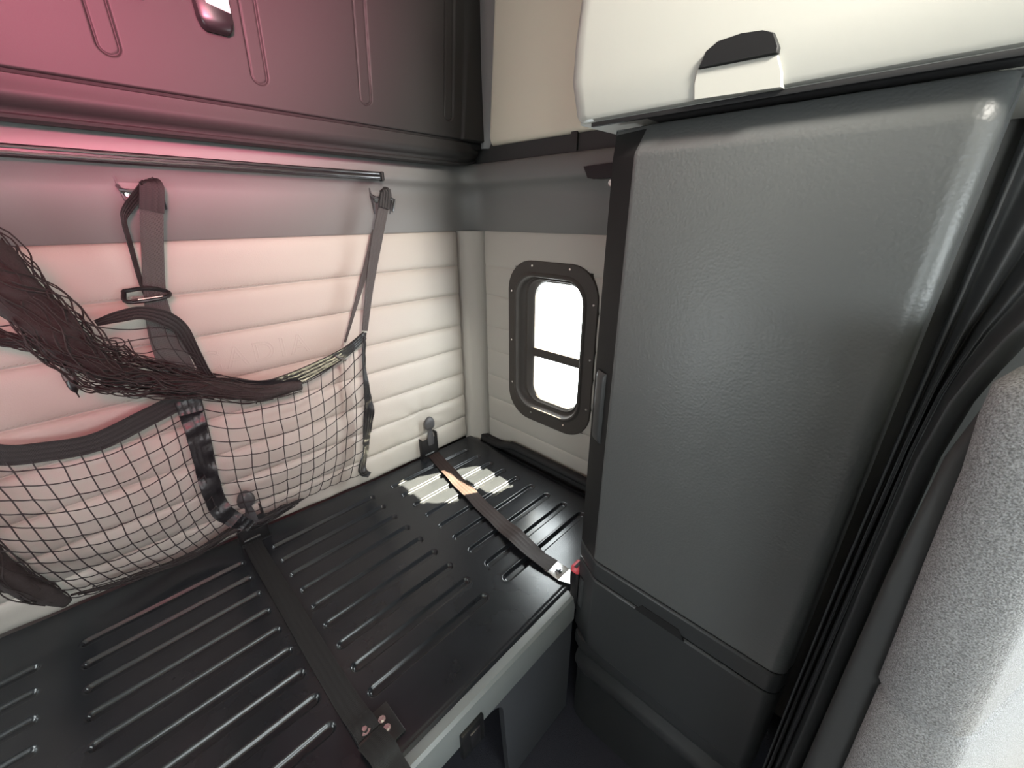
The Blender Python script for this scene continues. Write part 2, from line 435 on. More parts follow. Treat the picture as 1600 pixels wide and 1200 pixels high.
p0 = Vector((-.383, -.725, .006)); p1 = Vector((-.385, -.812, .006))
bm = bmesh.new()
box(bm, (-.409, -.775, .0035), (-.359, -.722, .0075), .0015)
loft(bm, [[Vector((-.409, -.775, z)), Vector((-.359, -.775, z)), Vector((-.378, -.818, z)), Vector((-.392, -.818, z))] for z in (.0035, .0075)])
ap = obj('anchor_plate', fixn(bm), M['steel'], lb, angle=30)
bm = bmesh.new(); cyl(bm, (-.385, -.756, .006), (0, 0, 1), .0105, .006, 20, .010); cyl(bm, (-.385, -.756, .012), (0, 0, 1), .0078, .006, 6)
obj('bolt', bm, M['darksteel'], ap, angle=30)

bk = empty('belt_buckle', 'small black belt buckle with a red release end standing by the cabinet', 'buckle', (-.392, -.838, -.02))
B0 = onZ(908, 925, .0); ctr = Vector((-.398, -.826, .01))
# upright body leaning slightly towards the bunk
def bkring(z, hw, hd, dx=0, dy=0):
    return [Vector((ctr.x+sx*hw+dx, ctr.y+sy*hd+dy, z)) for sx, sy in ((-1, -.6), (-.8, -1), (.8, -1), (1, -.6), (1, .6), (.8, 1), (-.8, 1), (-1, .6))]
bm = loft(bmesh.new(), [bkring(-.05, .012, .008), bkring(-.02, .016, .010), bkring(.02, .018, .012, .0, .0), bkring(.072, .019, .013, .003, .003)])
obj('buckle_body', fixn(bm), M['black'], bk, angle=35)
bm = loft(bmesh.new(), [bkring(.072, .0175, .0115, .003, .003), bkring(.083, .0165, .011, .004, .004), bkring(.086, .014, .008, .004, .004)])
rb = obj('release_button', fixn(bm), M['red'], bk, angle=35, label='red release button')
bm = bmesh.new(); box(bm, (ctr.x-.010, ctr.y-.001, .084), (ctr.x+.014, ctr.y+.006, .0872))
obj('slot', bm, M['blackm'], rb)

# left belt, lying flat
l2 = empty('tie_down_belt', 'matte black webbing belt lying flat across the bunk below the hanging net', 'belt', (-.93, -.05, 0))
pts = [Vector((-.925, .015, .006)), Vector((-.929, -.10, .0028)), Vector((-.930, -.30, .0028)), Vector((-.931, -.50, .003)), Vector((-.931, -.64, .003)), Vector((-.930, -.69, .008)), Vector((-.929, -.715, .014)), Vector((-.929, -.735, .011))]
bm = bmesh.new(); ribbon(bm, pts, Vector((1, 0, 0)), .044, .0022)
obj('webbing', bm, M['webk'], l2)
q = onZ(570, 1140, .012)
bm = bmesh.new(); box(bm, (q.x-.021, q.y-.020, .004), (q.x+.021, q.y+.030, .010), .002)
obj('end_clip', bm, M['black'], l2)
bm = bmesh.new(); cyl(bm, (q.x, q.y, .009), (0, 0, 1), .0115, .004, 20, .0105); cyl(bm, (q.x, q.y, .013), (0, 0, 1), .005, .003, 6)
obj('bolt', bm, M['steel'], l2, angle=30)
pts = [Vector((q.x, q.y-.018, .012)), Vector((q.x+.002, q.y-.04, .022)), Vector((q.x+.004, q.y-.065, .024)), Vector((q.x+.004, -.806, .012)), Vector((q.x+.004, -.838, .006)), Vector((q.x+.004, -.850, -.02)), Vector((q.x+.004, -.851, -.08))]
bm = bmesh.new(); ribbon(bm, pts, Vector((1, .05, 0)), .048, .0024)
obj('belt_tail', bm, M['webk'], l2)
q2 = onZ(601, 1134, .004)
br = empty('bolted_bracket', 'small black plate with two silver bolts beside the front belt end', 'bracket', (q2.x, q2.y, 0))
bm = bmesh.new(); box(bm, (q2.x-.024, q2.y-.036, .001), (q2.x+.024, q2.y+.036, .006), .002)
bm2 = bm
obj('plate', bm, M['black'], br)
for (u, v_) in ((597, 1125), (605, 1138)):
    p = onZ(u, v_, .006); bm = bmesh.new(); cyl(bm, (p.x, p.y, .005), (0, 0, 1), .0078, .0035, 16, .007); cyl(bm, (p.x, p.y, .0085), (0, 0, 1), .0045, .003, 6)
    obj('bolt', bm, M['steel'], br, angle=30)

# ---- knob anchors at the back of the bunk
def knob_anchor(x, label):
    t = empty('knob_anchor', label, 'anchor', (x, -.02, 0), 'knob anchors along the back edge of the bunk')
    bm = bmesh.new()
    box(bm, (x-.038, -.028, .0), (x+.038, -.022, .082), .002); box(bm, (x-.038, -.028, .0), (x-.034, .004, .088), .001); box(bm, (x+.034, -.028, .0), (x+.038, .004, .10), .001)
    box(bm, (x-.038, -.040, .0), (x+.038, -.022, .005), .001)
    obj('bracket', bm, M['black'], t)
    bm = bmesh.new(); tube(bm, [(x-.03, -.031, .018), (x+.012, -.031, .018)], .006, 10)
    obj('pivot_pin', bm, M['black'], t)
    bm = bmesh.new()
    prof = [(.055, .013, .004), (.075, .015, .005), (.10, .013, .006), (.118, .009, .007), (.128, .010, .008), (.131, .020, .012), (.14, .0225, .014), (.155, .022, .014), (.168, .017, .012), (.176, .009, .007), (.178, .002, .002)]
    loft(bm, [[Vector((x+.004+rw*math.cos(2*PI*k/16), -.030-.0*z+rd*math.sin(2*PI*k/16), z)) for k in range(16)] for z, rw, rd in prof])
    obj('knob', fixn(bm), M['knob'], t, angle=50)
knob_anchor(-.279, 'black bracket with rounded grey knob at the bunk back, near the corner')
knob_anchor(-.915, 'black bracket with rounded grey knob at the foot of the hanging net strap')

# ================================================================== UPPER BUNK (folded up)
ub = empty('upper_bunk', 'dark folded upper bunk with stamped ribs filling the top left', 'bunk', (-1.05, -.1, 1.05))
ribs = [(-1.165, 1.10), (-.915, 1.166), (-.672, 1.166), (-.424, 1.166), (-.155, 1.166)]
xs2 = axis_samples(-2.08, -.018, .03, .0011, [c+s*.0155+q for c, _ in ribs for s in (-1, 1) for q in np.arange(0, .05 if c > -.6 else .012, .008)]+[-.09], .006)
zs2 = axis_samples(1.116, 1.72, .03, .0014, [1.166, 1.172, 1.180, 1.118], .010)
Xu, Zu = np.meshgrid(xs2, zs2)
hh = np.zeros_like(Xu)
for c, zb in ribs:
    if zb == 1.10: continue
    lean = (Zu-1.17)*.09*np.clip((c+.95)/.8, 0, 1)
    cx_ = c+lean*1.0
    dz = np.maximum(zb+.016-Zu, 0); d = np.hypot(Xu-cx_, dz)-.0155
    hh -= .0030*sstep(.0012, -.0014, d)+.0034*np.exp(-(d/.0018)**2)
lx = -.106+(Zu-1.14)*.115
hh += .008*sstep(-.004, .006, Xu-lx)
hh -= .016*np.exp(-((Zu-1.1185)/.0030)**2)
obj('underside_pan', gridmesh(np.stack([Xu, -.100-hh, Zu], -1)[::-1]), M['upan'], ub, angle=180)
pr_ = [(-.096, 1.121), (-.094, 1.117), (-.1005, 1.114), (-.101, 1.10), (-.103, 1.092), (-.103, 1.084), (-.097, 1.075), (-.086, 1.070), (-.080, 1.066), (-.079, 1.061), (-.082, 1.058), (-.080, 1.053), (-.070, 1.050), (-.03, 1.052), (-.03, 1.12)]
xr = [-2.08, -1.5, -1.0, -.6, -.3, -.13, -.09, -.06, -.04, -.025, -.018]
bm = bmesh.new()
rings = []
for x in xr:
    e = max(0, (x+.13)/.112); s = 1-.35*e**2.5
    rings.append([Vector((x, -.03+(y+.03)*s, 1.12+(z-1.12)*(1-.25*e**2.5))) for y, z in pr_])
loft(bm, rings)
obj('rolled_edge', fixn(bm), M['upan'], ub, angle=50)
obj('mattress_shell', B((-2.08, -.094, 1.10), (-.017, -.012, 1.72), .004), M['blackm'], ub)
# black bracket with white label, and a steel tab
bm = bmesh.new()
bp = [(1.335, .030, .018), (1.28, .031, .022), (1.258, .030, .024), (1.244, .026, .022), (1.238, .018, .014)]
loft(bm, [[Vector((-.738+w*sx, -.104-d*sy, z)) for sx, sy in ((-1, 0), (-.95, .8), (-.7, 1), (.7, 1), (.95, .8), (1, 0))] for z, w, d in bp])
sb = empty('strap_catch', 'black plastic catch with a white label on the folded upper bunk', 'catch', (-.738, -.104, 1.25))
obj('catch_body', fixn(bm), M['black'], sb, angle=50)
bm = bmesh.new(); box(bm, (-.752, -.129, 1.270), (-.712, -.1255, 1.335), .001)
for v_ in bm.verts:
    if v_.co.z < 1.29: v_.co.z += (-.712-v_.co.x)*.18
obj('label', bm, M['white'], sb, label='white printed label')
bm = bmesh.new(); box(bm, (-.885, -.112, 1.262), (-.846, -.101, 1.275), .002)
tag(obj('metal_tab', bm, M['darksteel']), 'small dark metal tab at the top edge between upper bunk ribs', 'tab')

# ---- rail under the upper bunk
rl = empty('trim_rail', 'long glossy dark rail strip running beneath the upper bunk', 'rail', (-1.2, -.04, 1.0))
bm = bmesh.new(); box(bm, (-2.0, -.048, .996), (-.372, -.030, 1.018), .004, 3)
obj('track', bm, M['black'], rl)
for zz, y_ in ((1.0125, -.0482), (1.003, -.0485)):
    bm = bmesh.new(); rr = []
    n = 60
    for i in range(n+1):
        x = -2.0+i*(1.62/n); rr.append(Vector((x, y_+.0006*math.sin(i*1.7), zz+.0012*noise.noise((i*.7, zz*50, 0)))))
    tube(bm, rr, .0028, 8)
    obj('chrome_bead', bm, M['darksteel'], rl, label='chrome bead')
bm = bmesh.new(); box(bm, (-.374, -.050, .994), (-.364, -.028, 1.019), .004, 2)
obj('end_cap', bm, M['blackm'], rl)

# ================================================================== STRAP HANGERS + NET
def hanger(x, label, lean):
    t = empty('strap_hanger', label, 'hanger', (x, -.02, .96), 'strap hangers on the grey panel')
    bm = bmesh.new()
    # flush back plate with two dark side cheeks that taper downwards
    loft(bm, [[Vector((x-w, .0, z)), Vector((x-w, -.006, z)), Vector((x+w, -.006, z)), Vector((x+w, .0, z))] for z, w in ((.985, .037), (.955, .034), (.905, .027))])
    bp_ = obj('back_plate', fixn(bm), M['hard'], t, angle=30)
    for sd in (-1, 1):
        bm = loft(bmesh.new(), [[Vector((x+sd*w, -.003, z)), Vector((x+sd*w, -.006-d, z)), Vector((x+sd*(w-.003), -.006-d, z)), Vector((x+sd*(w-.003), -.003, z))] for z, w, d in ((.985, .0372, .001), (.955, .0342, .008), (.93, .0307, .011), (.905, .0272, .002))])
        obj('cheek', fixn(bm), M['knob'], bp_, angle=30, label='dark side cheek')
    bm = bmesh.new(); tube(bm, [(x-.034, -.012, .958), (x-.032, -.03, .95), (x-.02, -.036, .948), (x+.02, -.036, .948), (x+.032, -.03, .945), (x+.034, -.012, .915)], .004, 8)
    obj('hook_bar', bm, M['darksteel'], t)
    bm = bmesh.new(); cyl(bm, (x-.020, -.004, .942), (0, -1, 0), .009, .010, 14, .007)
    obj('bolt', bm, M['steel'], t)
    return t
HL = onY(221, 300, -.02).x; HR = onY(598, 305, -.02).x
hanger(HL, 'dark hook bracket on the grey panel above the left net strap', 0)
hanger(HR, 'dark hook bracket on the grey panel above the right net strap', 0)

net = empty('restraint_net', 'black cord safety net hanging from two straps over the padded wall', 'net', (-.93, -.06, 0))
Xd = Vector((1, 0, 0))
def P3(l): return [onY(u, v_, y) for u, v_, y in l]
# left strap, from hanger to bunk
ls = P3([(236, 288, -.040), (236, 300, -.046), (237, 340, -.050), (239, 400, -.052), (243, 465, -.052), (256, 520, -.05), (278, 580, -.05), (300, 640, -.055)])
bm = bmesh.new(); ribbon(bm, ls, [Xd]*8, [.032, .036, .038, .037, .038, .055, .065, .045], .0026)
obj('strap', bm, M['web'], net)
lo = P3([(230, 288, -.036), (200, 325, -.040), (194, 345, -.044), (203, 380, -.042), (220, 440, -.046), (233, 470, -.046)])
bm = bmesh.new(); ribbon(bm, lo, [Vector((1, .8, 0))]*6, [.03, .022, .010, .010, .010, .012], .0024)
obj('strap_loop', bm, M['webk'], net)
bm = bmesh.new(); ribbon(bm, P3([(228, 281, -.044), (237, 290, -.052), (237, 330, -.053)]), [Xd]*3, [.030, .040, .040], .004)
obj('strap_fold', bm, M['webk'], net)
# buckle on left strap
bq = onY(232, 462, -.056)
bm = bmesh.new()
loopp = P3([(193, 455, -.040), (200, 472, -.06), (258, 464, -.064), (262, 456, -.05), (232, 450, -.060), (193, 455, -.040)])
tube(bm, catmull(loopp, 5), .0045, 8)
tube(bm, P3([(206, 470, -.066), (256, 463, -.070)]), .003, 8)
obj('buckle', bm, M['black'], net)
bm = bmesh.new(); tube(bm, P3([(216, 468.5, -.070), (254, 463, -.074)]), .0022, 8)
obj('buckle_bar', bm, M['steel'], net)
# lower shiny binding of the left strap
bl = P3([(292, 625, -.058), (303, 660, -.062), (314, 700, -.062), (324, 740, -.058), (334, 775, -.052), (348, 800, -.05), (372, 815, -.055), (392, 822, -.05)])
bm = bmesh.new(); ribbon(bm, bl, [Xd, Xd, Vector((1, .15, 0)), Vector((1, -.1, 0)), Vector((1, .2, 0)), Vector((.8, 0, .6)), Vector((.4, 0, .9)), Vector((.3, 0, .9))], [.050, .046, .044, .046, .045, .046, .04, .03], .004, 7, .008)
obj('binding', bm, M['shiny'], net)
# right strap: two limbs and the binding down to the bunk
bm = bmesh.new(); ribbon(bm, P3([(599, 297, -.046), (601, 312, -.05), (597, 335, -.052), (588, 380, -.052), (580, 430, -.052), (575, 470, -.052), (570, 517, -.054)]), [Vector((1, 0, .1))]*7, [.022, .030, .032, .034, .028, .022, .018], .0026)
obj('strap', bm, M['web'], net)
bm = bmesh.new(); ribbon(bm, P3([(586, 360, -.046), (576, 405, -.046), (566, 440, -.046), (552, 490, -.046), (539, 535, -.05)]), [Vector((1, 0, .1))]*5, [.018, .020, .016, .010, .006], .0024)
obj('strap', bm, M['web'], net)
bm = bmesh.new(); ribbon(bm, P3([(597, 295, -.050), (602, 300, -.056), (600, 325, -.057)]), [Vector((1, 0, .1))]*3, [.022, .033, .034], .004)
obj('strap_fold', bm, M['webk'], net)
bm = bmesh.new(); ribbon(bm, P3([(570, 520, -.054), (569, 560, -.054), (573, 610, -.052), (576, 640, -.045), (573, 680, -.042), (571, 705, -.042), (566, 735, -.045), (577, 742, -.05)]), [Vector((1, .5, 0)), Vector((1, .9, 0)), Vector((1, .5, 0)), Vector((1, -.2, 0)), Vector((1, .2, 0)), Vector((1, .6, 0)), Vector((1, 0, .3)), Vector((1, 0, .6))], [.014, .014, .024, .034, .032, .026, .03, .02], .004, 7, .006)
obj('binding', bm, M['shiny'], net)

# net panels: cords over a sagging surface
def poly_at(pts, t):
    L = [0]
    for a, b in zip(pts, pts[1:]): L.append(L[-1]+(b-a).length)
    s = t*L[-1]
    for i in range(len(pts)-1):
        if s <= L[i+1] or i == len(pts)-2:
            k = (s-L[i])/max(1e-9, L[i+1]-L[i]); return pts[i].lerp(pts[i+1], k)
def coons(top, bot, lef, rig):
    top, bot, lef, rig = [catmull(q, 6) for q in (top, bot, lef, rig)]
    c00, c10, c01, c11 = top[0], top[-1], bot[0], bot[-1]
    def S(s, t):
        a = poly_at(top, s)*(1-t)+poly_at(bot, s)*t; b = poly_at(lef, t)*(1-s)+poly_at(rig, t)*s
        return a+b-(c00*(1-s)*(1-t)+c10*s*(1-t)+c01*(1-s)*t+c11*s*t)
    return S
def net_panel(name, S, nc, nr, bulge, seed, rad=.0013):
    bm = bmesh.new()
    def pt(s, t):
        p = S(s, t); b = bulge*math.sin(PI*min(max(s, 0), 1))*math.sin(PI*min(t*1.0, 1))
        return p + Vector((0, -b, 0))
    def wob(i, j): return (noise.noise((i*1.7+seed, j*2.3, .5))*.12, noise.noise((i*1.3, j*1.9+seed, 4.5))*.12)
    def node(i, j):
        w = wob(i, j); e = 1 if 0 < i < nc and 0 < j < nr else 0
        return pt((i+w[0]*e)/nc, (j+w[1]*e)/nr)
    N = [[node(i, j) for j in range(nr+1)] for i in range(nc+1)]
    sag = .004
    for i in range(nc+1):                                            # cords running down
        q = []
        for j in range(nr):
            for k in range(3):
                q.append(N[i][j].lerp(N[i][j+1], k/3))
        q.append(N[i][nr]); tube(bm, q, rad, 5)
    for j in range(nr+1):                                            # cords running across, sagging between knots
        q = []
        for i in range(nc):
            for k in range(4):
                f = k/4; p = N[i][j].lerp(N[i+1][j], f); p.z -= sag*4*f*(1-f)*(j/nr+.2)*.8; q.append(p)
        q.append(N[nc][j]); tube(bm, q, rad, 5)
    for i in range(nc+1):                                            # knots
        for j in range(nr+1):
            p = N[i][j]; bmesh.ops.create_icosphere(bm, subdivisions=1, radius=rad*1.7, matrix=Matrix.Translation(p))
    return obj(name, bm, M['net'], net, angle=180)
tA = P3([(-190, 690, -.06), (-90, 706, -.06), (0, 712, -.06), (70, 708, -.06), (150, 692, -.06), (235, 657, -.058), (288, 628, -.056)])
bA = P3([(80, 938, -.012), (150, 925, -.012), (230, 893, -.012), (300, 862, -.012), (360, 826, -.03)])
lA = P3([(-190, 690, -.06), (-70, 800, -.05), (0, 878, -.03), (80, 938, -.012)])
rA = P3([(288, 628, -.056), (304, 690, -.06), (325, 760, -.055), (342, 800, -.05), (360, 826, -.03)])
net_panel('net_panel', coons(tA, bA, lA, rA), 13, 12, .035, 1)
tB = P3([(312, 614, -.06), (360, 622, -.075), (430, 612, -.08), (490, 592, -.075), (535, 560, -.065), (566, 528, -.056)])
bB = P3([(372, 822, -.03), (420, 803, -.02), (470, 780, -.018), (520, 757, -.018), (563, 741, -.03)])
lB = P3([(312, 614, -.06), (330, 690, -.062), (345, 760, -.055), (372, 822, -.03)])
rB = P3([(566, 528, -.056), (567, 580, -.055), (571, 640, -.045), (570, 700, -.042), (563, 741, -.03)])
net_panel('net_panel', coons(tB, bB, lB, rB), 11, 10, .03, 5)
# hems
bm = bmesh.new(); ribbon(bm, P3([(-190, 678, -.062), (-90, 694, -.062), (0, 711, -.062), (70, 706, -.062), (150, 691, -.062), (225, 655, -.060), (290, 622, -.058)]), [Vector((0, 0, 1))]*7, .042, .003)
obj('hem', bm, M['webk'], net)
bm = bmesh.new(); ribbon(bm, P3([(355, 598, -.085), (410, 606, -.09), (450, 596, -.088), (500, 573, -.075), (540, 550, -.066), (570, 524, -.056)]), [Vector((0, -.3, 1))]*6, [.03, .045, .05, .045, .036, .03], .004)
obj('hem', bm, M['shiny'], net)
bm = bmesh.new(); ribbon(bm, P3([(150, 505, -.10), (185, 495, -.11), (222, 489, -.115), (258, 498, -.112), (283, 515, -.105), (305, 552, -.098), (330, 592, -.092), (375, 613, -.09)]), [Vector((0, .2, 1)), Vector((0, .2, 1)), Vector((0, 0, 1)), Vector((.2, 0, 1)), Vector((.5, 0, .8)), Vector((.9, -.3, .3)), Vector((.9, -.3, .5)), Vector((.3, 0, 1))], [.012, .022, .026, .034, .030, .022, .02, .03], .004)
obj('hem', bm, M['webk'], net)
bm = bmesh.new(); tube(bm, P3([(525, 557, -.078), (541, 563, -.084)]), .0032, 8)
obj('toggle_pin', bm, M['steel'], net)
# gathered netting along the foot of the net
def bundle(name, path, rads, nst, seed, mat_=M['bundle'], core=.72, rs=.0014, cores=None):
    rnd = random.Random(seed); c = catmull(path, 8); n = len(c); bm = bmesh.new()
    rr = [np.interp(i/(n-1)*(len(rads)-1), range(len(rads)), rads) for i in range(n)]
    cc = [core]*n if cores is None else [float(np.interp(i/(n-1)*(len(cores)-1), range(len(cores)), cores)) for i in range(n)]
    up = Vector((0, 0, 1)); rings = []
    for i, p in enumerate(c):
        t = (c[min(i+1, n-1)]-c[max(i-1, 0)]).normalized(); a = (up-t*up.dot(t)).normalized(); b = t.cross(a)
        rings.append([p+(a*math.cos(2*PI*k/14)+b*math.sin(2*PI*k/14)*.8)*rr[i]*cc[i]*(1+.35*noise.noise((i*.22, math.cos(2*PI*k/14)*1.6, math.sin(2*PI*k/14)*1.6+seed))) for k in range(14)])
    loft(bm, rings)
    for s in range(nst):
        ph = rnd.random()*2*PI; tw = rnd.uniform(-1.5, 1.5); q = []; r0 = rnd.uniform(.6, 1.05)
        i0 = rnd.randint(0, n//3); i1 = rnd.randint(2*n//3, n-1)
        for i in range(i0, i1+1):
            p = c[i]; t = (c[min(i+1, n-1)]-c[max(i-1, 0)]).normalized(); a = (up-t*up.dot(t)).normalized(); b = t.cross(a)
            an = ph+tw*i/n*3+.8*noise.noise((i*.15, s*3.1, seed)); r = rr[i]*(r0+.30*noise.noise((i*.25, s*1.3, seed+9)))
            q.append(p+(a*math.cos(an)+b*math.sin(an)*.8)*r)
        tube(bm, q, rs, 4)
    return obj(name, bm, mat_, net, angle=180)
bundle('gathered_netting', P3([(-120, 330, -.20), (-40, 395, -.20), (40, 470, -.19), (110, 540, -.175), (170, 578, -.15), (240, 592, -.12), (320, 604, -.10), (400, 612, -.09), (470, 602, -.085)]), [.052, .050, .050, .050, .050, .042, .034, .032, .020], 60, 3, cores=[.75, .75, .7, .62, .45, .34, .55, .72, .7])
bundle('gathered_netting', P3([(-60, 520, -.10), (0, 528, -.10), (60, 540, -.12), (110, 560, -.15)]), [.018, .018, .016, .010], 14, 8, core=.5)
bundle('gathered_netting', P3([(-150, 735, -.035), (-70, 822, -.035), (0, 892, -.03), (60, 925, -.025), (105, 942, -.018)]), [.022, .024, .028, .026, .014], 26, 21, core=.8)
bundle('gathered_netting', P3([(110, 930, -.012), (200, 905, -.012), (300, 868, -.012), (365, 830, -.03), (400, 820, -.03)]), [.006, .008, .010, .016, .010], 12, 12, core=.45)
bundle('gathered_netting', P3([(385, 822, -.03), (420, 808, -.025), (450, 792, -.02), (475, 779, -.018)]), [.020, .018, .012, .004], 14, 15, mat_=M['net'], core=.5)
# loose loops of cord around the gathered netting
def loops(rows, rad=.0012):
    bm = bmesh.new()
    for r in rows: tube(bm, catmull(P3(r), 6), rad, 5)
    return obj('loose_cord', bm, M['net'], net, angle=180)
loops([
    [(-20, 345, -.19), (5, 370, -.19), (28, 398, -.19), (52, 422, -.185), (78, 455, -.18), (100, 490, -.17), (140, 525, -.15)],
    [(2, 372, -.19), (12, 384, -.20), (24, 386, -.20), (28, 400, -.195), (26, 412, -.20)], [(32, 415, -.20), (40, 413, -.19), (50, 421, -.19), (54, 436, -.19), (52, 446, -.20)],
    [(58, 448, -.20), (72, 455, -.185), (77, 463, -.18), (74, 474, -.19)], [(80, 470, -.19), (96, 488, -.17), (110, 505, -.16)],
    [(110, 498, -.15), (150, 510, -.13), (200, 515, -.11), (250, 512, -.10), (290, 520, -.10)],
    [(150, 540, -.14), (190, 535, -.12), (220, 530, -.11), (262, 525, -.10), (295, 530, -.10)],
    [(160, 550, -.14), (190, 548, -.13), (225, 552, -.12), (258, 545, -.11), (300, 552, -.10), (312, 558, -.10)],
    [(165, 532, -.13), (178, 528, -.12), (190, 530, -.12), (195, 538, -.12), (180, 545, -.13), (168, 540, -.13)],
    [(200, 530, -.12), (215, 560, -.12), (232, 570, -.12), (260, 565, -.11), (300, 570, -.10), (325, 575, -.1)],
    [(232, 510, -.11), (240, 540, -.11), (255, 560, -.11), (275, 575, -.105), (290, 590, -.10)], [(255, 505, -.11), (265, 535, -.11), (282, 560, -.105), (305, 580, -.10), (330, 590, -.1)],
    [(275, 520, -.11), (285, 545, -.105), (310, 565, -.1), (325, 588, -.095)], [(282, 530, -.105), (298, 530, -.10), (310, 545, -.1)],
    [(150, 575, -.14), (160, 595, -.135), (175, 598, -.13), (190, 590, -.12), (220, 600, -.12), (240, 596, -.11)],
    [(140, 575, -.14), (185, 600, -.125), (210, 612, -.12), (250, 612, -.11), (300, 622, -.095), (345, 628, -.09), (390, 627, -.085), (402, 625, -.085), (400, 631, -.085)],
    [(170, 580, -.13), (200, 590, -.12), (240, 598, -.11), (290, 612, -.10), (340, 622, -.09)], [(190, 605, -.125), (195, 618, -.12), (215, 622, -.115), (240, 615, -.11), (270, 622, -.1)],
    [(0, 490, -.12), (20, 500, -.13), (45, 520, -.14), (70, 535, -.15)], [(0, 510, -.11), (30, 508, -.12), (55, 522, -.14), (80, 530, -.15)], [(-10, 480, -.14), (10, 492, -.14), (30, 496, -.15), (38, 500, -.16)],
    [(0, 458, -.17), (12, 470, -.17), (28, 482, -.17), (40, 495, -.17)], [(90, 545, -.16), (105, 560, -.16), (125, 572, -.15), (150, 582, -.14), (165, 583, -.13)], [(80, 535, -.16), (85, 550, -.16), (95, 552, -.16), (105, 545, -.16)],
])
# strap end that hangs behind the bundle
sp = P3([(108, 562, -.06), (108, 585, -.06), (112, 597, -.062)])
bm = bmesh.new(); ribbon(bm, sp, [Xd]*3, [.026, .022, .018], .003)
bm_t = obj('strap_tail', bm, M['hard'], net)
bm = bmesh.new(); tube(bm, P3([(111, 594, -.062), (114, 602, -.064), (117, 609, -.064), (120, 614, -.064), (124, 621, -.064)]), [.008, .009, .006, .0015, .001], 10)
obj('strap_tip', bm, M['black'], bm_t)

# ================================================================== CABINET
XFc = -.438
cb = empty('cabinet', 'tall charcoal grain-faced cabinet standing between bunk and front seat', 'cabinet', (-.2, -1.05, ZF))
def plan(z, o=0.):      # footprint ring at height z
    return [Vector((-.402+o, -.832-o, z)), Vector((-.004, -.832-o, z)), Vector((-.004, -1.278+o, z)), Vector((-.412+o, -1.276+o, z))]
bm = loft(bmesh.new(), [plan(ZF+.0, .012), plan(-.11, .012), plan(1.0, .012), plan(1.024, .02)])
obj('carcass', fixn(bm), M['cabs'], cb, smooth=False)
def slab(name, z0, z1, m, btop, bbot, parent, holes=None):
    """front panel with chamfered left (bunk side), rounded right and chamfered top/bottom edges"""
    def ring(z, t):
        xo = t   # how far the face is pushed back
        L = []
        L.append(Vector((-.395, -.830, z)))
        L.append(Vector((-.403+xo*.3, -.832, z)))
        L.append(Vector((-.4355+xo, -.888-xo*.3, z)))
        L.append(Vector((XFc+xo, -.896-xo*.3, z)))
        L.append(Vector((XFc+xo, -1.10, z)))
        L.append(Vector((XFc+xo, -1.238, z)))
        for k in range(1, 8):
            a = math.radians(90*k/7); L.append(Vector((XFc+xo+.022*(1-math.cos(a)), -1.238-.026*math.sin(a)-.0, z)))
        L.append(Vector((-.395, -1.268, z)))
        return L
    rs = []
    for z, t in ([(z0, .004), (z0+.002, .0015), (z0+.005, 0)] if bbot == 0 else bbot)+([(z1-.005, 0), (z1-.002, .0015), (z1, .004)] if btop == 0 else btop):
        rs.append(ring(z, t))
    return obj(name, fixn(loft(bmesh.new(), rs)), m, parent, angle=25)
# split the door so the lower strip is separate
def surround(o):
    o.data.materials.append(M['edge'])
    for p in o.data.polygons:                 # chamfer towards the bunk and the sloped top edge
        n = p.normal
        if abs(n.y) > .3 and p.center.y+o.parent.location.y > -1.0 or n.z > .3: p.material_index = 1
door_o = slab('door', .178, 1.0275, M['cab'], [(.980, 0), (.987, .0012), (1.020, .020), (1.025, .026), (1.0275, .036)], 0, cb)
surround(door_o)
slab('cross_strip', .1275, .1755, M['cabs'], 0, 0, cb)  # darker plastic than the door: shade low on the cabinet put into colour
dr = slab('drawer', -.104, .1235, M['cabs'], 0, 0, cb)  # drawer too: falloff of light towards the floor put into its colour
# hand recess cut look: dark pocket above the drawer front
a = onX(995, 958, XFc); b = onX(1064, 998, XFc)
bm = bmesh.new()
loft(bm, [[Vector((x, a.y+.006, .120)), Vector((x, a.y-.008, .142)), Vector((x, b.y+.008, .142)), Vector((x, b.y-.006, .120))] for x in (XFc-.0012, XFc+.01)])
obj('hand_recess', fixn(bm), M['blackm'], dr, smooth=False)
# kick base with two horizontal grooves
pk = [(-.418, -.112), (-.426, -.116), (-.427, -.150), (-.424, -.158), (-.405, -.168), (-.398, -.185), (-.400, -.20), (-.414, -.214), (-.420, -.232), (-.416, -.25), (-.404, -.262), (-.40, -.28), (-.402, -.40), (-.402, ZF)]
bm = bmesh.new()
def kring(y, d): return [Vector((x+d, y, z)) for x, z in pk]+[Vector((-.38, y, ZF)), Vector((-.38, y, -.112))]
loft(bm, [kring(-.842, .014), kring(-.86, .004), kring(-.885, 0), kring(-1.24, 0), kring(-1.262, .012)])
obj('kick_base', fixn(bm), M['cabs'], cb, angle=50)  # same darker plastic, carrying the shade near the floor
# latch paddles on the chamfer (door, drawer)
cdir = Vector((-.0325, -.056, 0)).normalized(); cn = Vector((-.865, .502, 0))
def paddle(name, z0, z1, s0, s1, par):
    base = Vector((-.403, -.832, 0))
    bm = bmesh.new(); rings = []
    for z, k in ((z0, .3), (z0+.006, .9), (z0+.02, 1), (z1-.02, 1), (z1-.006, .9), (z1, .3)):
        r = []
        for s, hgt in ((s0, 0), (s0+.001, .004), (s0+.006, .0065), (s1-.006, .0065), (s1-.001, .004), (s1, 0)):
            r.append(base+cdir*s+cn*(hgt*k+.0006)+Vector((0, 0, z)))
        rings.append(r)
    loft(bm, rings, False); 
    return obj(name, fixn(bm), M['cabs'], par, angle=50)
paddle('latch', .47, .622, .014, .046, door_o)
paddle('latch', -.02, .075, .012, .03, dr)

